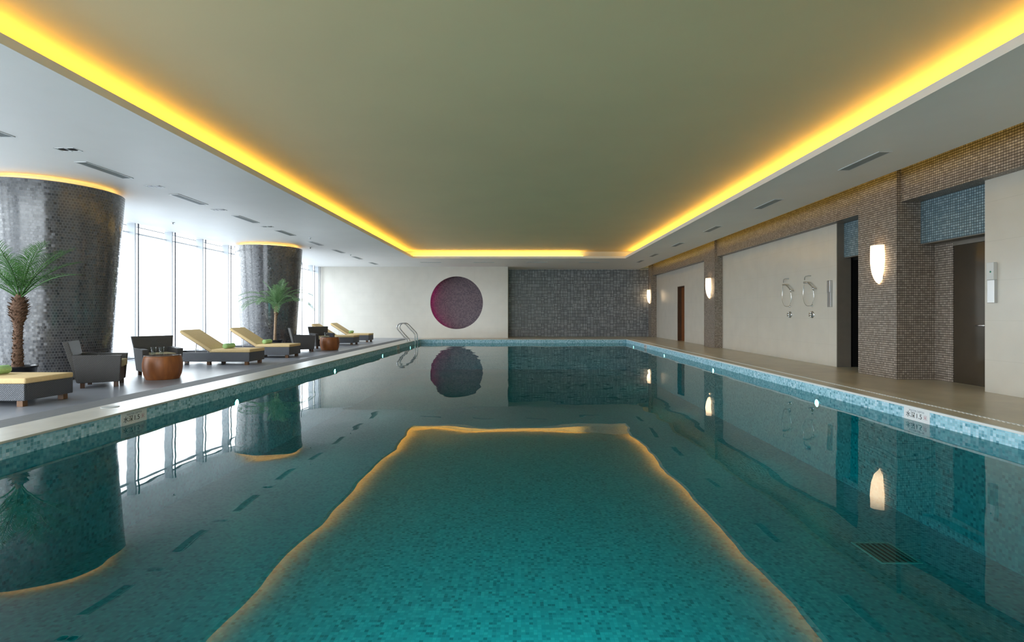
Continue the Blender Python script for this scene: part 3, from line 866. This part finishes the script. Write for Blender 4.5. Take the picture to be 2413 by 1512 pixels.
# ------------------------------------------------------------------ palms
def frond(L, rise, droop, nleaf, leaflen, seed, curl=1.0, lw=0.0085):
    """one feather-shaped frond along local +x, as a rib with leaflets"""
    rnd = random.Random(seed)
    b = MB(); bm = b.bm
    P = []
    n = 22
    ang = rise; p = Vector((0, 0, 0))
    for k in range(n+1):
        P.append(p.copy())
        s = k/n
        ang_k = rise - droop*(s**1.35)
        p = p + Vector((math.cos(ang_k), 0, math.sin(ang_k)))*(L/n)
    b.tube(P, [0.011*(1-0.85*k/n)+0.0012 for k in range(n+1)], 5)
    for k in range(nleaf):
        s = 0.16 + 0.84*k/(nleaf-1)
        f = s*n; i = min(int(f), n-1); q = P[i].lerp(P[i+1], f-i)
        tng = (P[i+1]-P[i]).normalized()
        up = Vector((-tng.z, 0, tng.x))
        ll = leaflen*(0.45+0.75*math.sin(PI*min(1, s*0.92+0.06))**0.8)*(1-0.35*s)
        for sd in (-1, 1):
            fw = 0.62+0.5*s + rnd.uniform(-0.12, 0.12)
            d = (Vector((0, sd, 0)) + tng*fw + up*(0.30+rnd.uniform(-0.15, 0.15))).normalized()
            e1 = q + d*ll*0.5
            d2 = (d + Vector((0, 0, -0.45*curl))).normalized()
            e2 = e1 + d2*ll*0.5
            wv = tng.cross(d).cross(d).normalized()*lw
            a0 = bm.verts.new(q-wv*0.5); a1 = bm.verts.new(q+wv*0.5)
            b0 = bm.verts.new(e1-wv); b1 = bm.verts.new(e1+wv); c0_ = bm.verts.new(e2)
            bm.faces.new((a0, a1, b1, b0)); bm.faces.new((b0, b1, c0_))
    return b
def palm(loc, label, near):
    t = thing('potted_palm', label, 'palm', loc, group='potted date palms by the columns')
    b = MB(); b.lathe([(0.17, 0.0), (0.18, 0.01), (0.225, 0.36), (0.24, 0.375), (0.24, 0.40), (0.222, 0.40), (0.215, 0.36), (0.0, 0.36)], seg=40); b.build('pot', M['pot'], t)
    b = MB(); b.lathe([(0.214, 0.362), (0.12, 0.375), (0.0, 0.38)], seg=24, cap=False); b.build('soil', M['soil'], t)
    rnd = random.Random(5 if near else 9)
    b = MB(); bm = b.bm
    if near: prof = [(0.085, 0.36), (0.066, 0.45), (0.056, 0.7), (0.052, 0.95), (0.058, 1.05), (0.088, 1.15), (0.105, 1.26), (0.098, 1.36), (0.06, 1.46), (0.03, 1.54)]
    else: prof = [(0.055, 0.36), (0.042, 0.45), (0.036, 0.8), (0.042, 1.15), (0.05, 1.22), (0.062, 1.3), (0.058, 1.4), (0.045, 1.48), (0.02, 1.54)]
    bend = 0.03 if near else 0.06
    rings = []
    seg = 16
    def rad(z):
        for (r0, za), (r1, zb) in zip(prof, prof[1:]):
            if za <= z <= zb: return r0+(r1-r0)*(z-za)/(zb-za)
        return prof[-1][0]
    zs = [0.36+(1.54-0.36)*k/46 for k in range(47)]
    for k, z in enumerate(zs):
        s = (z-0.36)/1.18
        r_ = rad(z)*(1.0+(0.07 if k % 2 else -0.05))
        rings.append([bm.verts.new((bend*s*s+r_*math.cos(2*PI*j/seg+k*0.2)*(1+rnd.uniform(-.06, .06)), r_*math.sin(2*PI*j/seg+k*0.2), z)) for j in range(seg)])
    for i in range(len(rings)-1):
        for j in range(seg):
            bm.faces.new((rings[i][j], rings[i][(j+1) % seg], rings[i+1][(j+1) % seg], rings[i+1][j]))
    b.build('trunk', M['trunk'] if near else M['trunk_l'], t)
    b = MB(); bm = b.bm   # cut leaf bases sticking out of the trunk
    for k in range(230 if near else 70):
        z = rnd.uniform(0.42 if near else 1.15, 1.45); a_ = rnd.uniform(0, 2*PI)
        s = (z-0.36)/1.18; r_ = rad(z)
        hl = (0.022 if z < 1.05 else 0.05) if near else 0.04
        c = Vector((bend*s*s, 0, z)); d = Vector((math.cos(a_), math.sin(a_), 0)); tn = Vector((-math.sin(a_), math.cos(a_), 0))
        p0 = c+d*(r_*0.9)-tn*0.012; p1 = c+d*(r_*0.9)+tn*0.012
        p2 = c+d*(r_+hl*0.8)+Vector((0, 0, hl)); p3 = c+d*(r_*0.95)+Vector((0, 0, 0.03))
        v = [bm.verts.new(p) for p in (p0, p1, p2, p3)]
        bm.faces.new((v[0], v[1], v[2])); bm.faces.new((v[1], v[3], v[2])); bm.faces.new((v[3], v[0], v[2]))
    b.build('leaf_bases', M['husk'], t)
    # fronds: (azimuth deg, rise deg, droop deg, length)
    if near:
        F = [(10, 80, 30, 0.95), (100, 82, 25, 0.9), (190, 79, 35, 0.95), (270, 77, 30, 1.0),
             (335, 66, 34, 1.05), (30, 66, 36, 1.05), (350, 57, 38, 1.1), (60, 58, 45, 1.0), (150, 60, 45, 1.05), (185, 55, 45, 1.05), (210, 62, 45, 1.0), (245, 66, 48, 0.95), (300, 60, 50, 1.0),
             (345, 30, 34, 1.25), (170, 36, 50, 1.1), (220, 42, 60, 1.0), (110, 45, 55, 1.0)]
        nl, llen = 30, 0.28
    else:
        F = [(0, 80, 35, 0.75), (80, 82, 30, 0.85), (200, 78, 35, 0.8), (290, 75, 50, 0.75), (340, 70, 60, 0.8), (30, 66, 75, 0.9), (150, 64, 80, 0.9),
             (5, 52, 85, 1.15), (325, 45, 90, 1.1), (352, 30, 85, 1.25), (45, 40, 90, 1.05), (185, 52, 85, 1.15), (170, 34, 85, 1.2), (210, 42, 95, 1.15), (230, 30, 90, 1.0), (260, 45, 100, 0.9), (120, 38, 95, 1.05), (295, 28, 95, 0.85)]
        nl, llen = 30, 0.27
        F = [(a_, r_, d_, l_*1.12) for a_, r_, d_, l_ in F]
    for k, (az, ri, dr, L) in enumerate(F):
        b = frond(L, R(ri), R(dr), nl, llen, k*7+3, lw=0.0048 if near else 0.0075)
        Mz = Matrix.Rotation(R(az), 4, 'Z')
        bmesh.ops.transform(b.bm, matrix=Matrix.Translation((bend, 0, 1.45)) @ Mz, verts=b.bm.verts)
        b.build('frond', M['leaf'] if near else M['leaf_l'], t)
    return t
palm((-7.86, 7.95, 0), 'near potted palm with thick brown trunk, in front of the large column', True)
palm((-7.88, 16.3, 0), 'far potted palm with slim pale trunk and drooping fronds, before the far column', False)

# ------------------------------------------------------------------ pool ladder rails
t = thing('pool_handrail', 'curved steel handrail pair at the far left pool edge', 'handrail', (-4.42, 19.95, ZC))
for dy in (-0.22, 0.22):
    pts = spline([(0.0, 0, -0.0), (-0.03, 0, 0.08), (-0.20, 0, 0.27), (-0.36, 0, 0.46), (-0.385, 0, 0.58), (-0.31, 0, 0.67), (-0.18, 0, 0.70), (-0.06, 0, 0.66), (0.08, 0, 0.52), (0.24, 0, 0.35), (0.30, 0, 0.24), (0.31, 0, 0.05), (0.31, 0, -0.2), (0.31, 0, -0.9)], 6)
    b = MB(); b.tube([(p.x, dy, p.z) for p in pts], 0.021, 10); b.build('rail', M['rail_steel'], t)
    b = MB(); b.lathe([(0.045, 0.0), (0.045, 0.01), (0.025, 0.02)], cx=0.0, cy=dy, seg=20); b.build('flange', M['chrome'], t)
for z in (-0.45, -0.75):
    b = MB(); b.box(0.27, 0.35, -0.22, 0.22, z, z+0.03, 0.005); b.build('step', M['steel'], t)

# ------------------------------------------------------------------ pool lamps
def pool_lamp(x, y, z, s, label, rz=None):
    t = thing('pool_lamp', label, 'pool lamp', (x, y, z), (0 if s > 0 else PI) if rz is None else rz, group='underwater lamps in the pool walls')
    MY = Matrix.Rotation(R(90), 4, 'Y')
    b = MB(); b.lathe([(0.085, 0.0), (0.085, 0.006), (0.06, 0.012), (0.055, 0.012), (0.055, 0.0)], seg=24, M=MY, cap=False); b.build('steel_ring', M['chrome'], t)
    b = MB(); b.lathe([(0.055, 0.004), (0.03, 0.010), (0.0, 0.012)], seg=24, M=MY, cap=False); b.build('lens', M['pool_lens'], t)
    l = bpy.data.lights.new('underwater_beam', 'SPOT'); l.energy = 4; l.color = (0.85, 1.0, 0.95); l.spot_size = R(120); l.spot_blend = 1.0; l.shadow_soft_size = 0.05
    lo = bpy.data.objects.new('lamp_beam', l); col.objects.link(lo); lo.parent = t; lo.location = (0.03, 0, 0); lo.rotation_euler = (0, R(-72), 0)
    return t
pl = pool_lamp(XL, 7.6, -0.12, 1, 'lit underwater lamp in the left pool wall, nearest of that side')
for k, (y, z) in enumerate([(11.6, -0.09), (15.6, -0.07), (19.5, -0.07)]):
    dup(pl, (XL, y, z), 0, 'lit underwater lamp in the left pool wall, ' + ['second from the camera', 'third from the camera', 'last, below the handrail'][k])
for k, (y, z) in enumerate([(7.6, -0.12), (11.7, -0.09), (15.7, -0.07), (20.0, -0.07)]):
    dup(pl, (XR, y, z), PI, 'lit underwater lamp in the right pool wall, ' + ['nearest of that side', 'second from the camera', 'third from the camera', 'last, near the far corner'][k])
for x in (-0.9, 0.0, 0.9):   # lamps added out of view in the near end wall to brighten mid-pool
    e_ = dup(pl, (x, Y0, -0.45), R(90), 'added unseen underwater lamp in the near end wall, brightening the pool centre')
    for ch in e_.children:
        if ch.type == 'LIGHT':
            ch.data = ch.data.copy(); ch.data.energy = 145; ch.rotation_euler = (0, R(-80), 0); ch.data.spot_size = R(80)

# ------------------------------------------------------------------ depth markers with lettering
def text(body, size, parent, loc, rot, mat, name='lettering', align='CENTER'):
    c = bpy.data.curves.new(name, 'FONT'); c.body = body; c.size = size; c.extrude = 0.0006
    c.align_x = align; c.align_y = 'CENTER'
    c.materials.append(mat)
    tmp = bpy.data.objects.new('text_curve', c); col.objects.link(tmp)
    bpy.context.view_layer.update()
    me = bpy.data.meshes.new_from_object(tmp.evaluated_get(bpy.context.evaluated_depsgraph_get()))
    bpy.data.objects.remove(tmp, do_unlink=True)
    o = bpy.data.objects.new(name, me); col.objects.link(o); o.parent = parent
    o.location = loc; o.rotation_euler = rot
    return o
def marker(x, y, s, label, far=False):
    t = thing('depth_marker', label, 'sign', (x, y, 0.078), 0 if s > 0 else PI, group='white depth marker tiles')
    b = MB(); b.box(0, 0.004, -0.185, 0.185, -0.068, 0.064); b.build('tile_plate', M['plate'], t)
    rot = (R(90), 0, R(90))
    text('WATER DEPTH', 0.032, t, (0.0048, 0, 0.040), rot, M['ink_grey'])
    text('水深', 0.070, t, (0.0048, -0.085, -0.012), rot, M['ink'])
    text('1.5', 0.076, t, (0.0048, 0.035, -0.012), rot, M['ink'])
    text('米', 0.058, t, (0.0048, 0.125, -0.012), rot, M['ink_pink'])
    return t
marker(XR, 5.69, -1, 'white depth tile reading 1.5 on the bright right pool edge, near the camera')
marker(XL, 5.59, 1, 'shaded depth tile reading 1.5 on the left pool edge, near the camera')
marker(XL, 17.6, 1, 'distant pale depth tile on the left pool edge before the handrail')
marker(XR, 18.1, -1, 'distant pale depth tile on the right pool edge towards the far corner')

t = thing('skimmer_lid', 'round grey lid set in the pale left coping', 'lid', (-4.60, 5.7, ZC))
b = MB(); b.lathe([(0.085, 0.0), (0.085, 0.003), (0.078, 0.005), (0.0, 0.005)], seg=32); b.build('lid_disc', M['grille'], t)

t = thing('floor_drain', 'square slotted drain grate on the pool floor at right', 'drain', (3.52, 4.92, ZF))
b = MB()
b.box(-0.19, 0.19, -0.22, -0.20, 0, 0.008); b.box(-0.19, 0.19, 0.20, 0.22, 0, 0.008); b.box(-0.19, -0.17, -0.2, 0.2, 0, 0.008); b.box(0.17, 0.19, -0.2, 0.2, 0, 0.008)
b.build('frame', M['white_plastic'], t)
b = MB(); b.box(-0.17, 0.17, -0.2, 0.2, 0, 0.002); b.build('slot_bed', M['void'], t)
b = MB()
for k in range(6): b.box(-0.145+k*0.055, -0.125+k*0.055, -0.2, 0.2, 0.002, 0.007)
b.build('bars', M['grille'], t)

# ------------------------------------------------------------------ hand showers on the marble wall
def shower(y, label):
    t = thing('hand_shower', label, 'shower', (XW, y, 1.2), PI, group='hand showers on the marble wall')
    # local +x points into the room; local y = -world y
    MY = Matrix.Rotation(R(90), 4, 'Y')
    b = MB(); b.lathe([(0.088, 0.0), (0.088, 0.008), (0.07, 0.014), (0.0, 0.014)], seg=28, M=MY); b.build('valve_plate', M['chrome'], t)
    b = MB(); b.lathe([(0.034, 0.014), (0.036, 0.06), (0.03, 0.068), (0.0, 0.068)], seg=20, M=MY)
    for k in range(5):
        a_ = 2*PI*k/5
        b.tube([(0.045, 0.02*math.cos(a_), 0.02*math.sin(a_)), (0.05, 0.068*math.cos(a_), 0.068*math.sin(a_))], 0.012, 8)
    b.build('valve_handle', M['chrome'], t)
    b = MB(); b.lathe([(0.028, 0.0), (0.028, 0.008), (0.012, 0.012), (0.012, 0.04)], seg=16, M=Matrix.Translation((0, 0.0, 0.22)) @ MY)
    b.tube([(0.04, 0, 0.22), (0.045, 0.0, 0.205)], 0.013, 8); b.build('hose_outlet', M['chrome'], t)
    b = MB()
    hz = spline([(0.045, 0.0, 0.22), (0.06, 0.10, 0.26), (0.06, 0.17, 0.42), (0.07, 0.16, 0.60)], 8)
    b.tube(hz, 0.0065, 6)
    hz = spline([(0.045, 0.0, 0.215), (0.06, -0.18, 0.24), (0.06, -0.30, 0.40), (0.05, -0.31, 0.62), (0.06, -0.27, 0.78)], 8)
    b.tube(hz, 0.006, 6)
    b.build('hose', M['chrome'], t)
    b = MB(); b.tube([(0.0, 0.16, 0.64), (0.07, 0.16, 0.64)], 0.014, 8); b.tube([(0.07, 0.16, 0.61), (0.07, 0.16, 0.68)], 0.02, 10); b.build('holder', M['chrome'], t)
    b = MB()
    b.tube(spline([(0.07, 0.18, 0.60), (0.075, 0.06, 0.72), (0.085, -0.08, 0.80), (0.10, -0.20, 0.81)], 6), [0.013]*6+[0.015]*6+[0.022]*7, 10)
    b.build('hand_piece', M['steel'], t)
    b = MB(); b.tube(spline([(0.0, -0.06, 0.97), (0.05, -0.10, 0.975), (0.07, -0.20, 0.96), (0.06, -0.24, 0.88)], 6), 0.011, 8); b.build('wall_elbow', M['steel'], t)
    return t
s0 = shower(13.7, 'chrome hand shower on the cream wall, left of the two')
dup(s0, (XW, 12.66, 1.2), label='chrome hand shower on the cream wall, right of the two')

def dispenser(y, label, logo):
    t = thing('wall_dispenser', label, 'dispenser', (XW, y, 1.2), PI)
    D = 0.05
    b = MB(); b.box(0.0, D, -0.06, 0.06, 0.18, 0.58 if not logo else 0.53, 0.004); b.build('metal_body', M['steel'], t)
    b = MB(); b.box(0.0, D+0.012, -0.062, 0.062, 0.53 if logo else 0.52, 0.80, 0.01); b.build('upper_cover', M['white_plastic'] if logo else M['steel'], t)
    if logo:
        M['green'] = plain('green_mark', (0.03, 0.25, 0.16), 0.4)
        b = MB(); b.lathe([(0.014, 0.0), (0.014, 0.002), (0.0, 0.002)], seg=16, M=Matrix.Translation((D+0.012, 0.01, 0.655)) @ Matrix.Rotation(R(90), 4, 'Y')); b.build('green_mark', M['green'], t)
dispenser(7.80, 'tall white and steel dispenser on the near cream panel at right', True)
dispenser(11.90, 'tall grey steel dispenser on the cream wall beside the dark doorway', False)
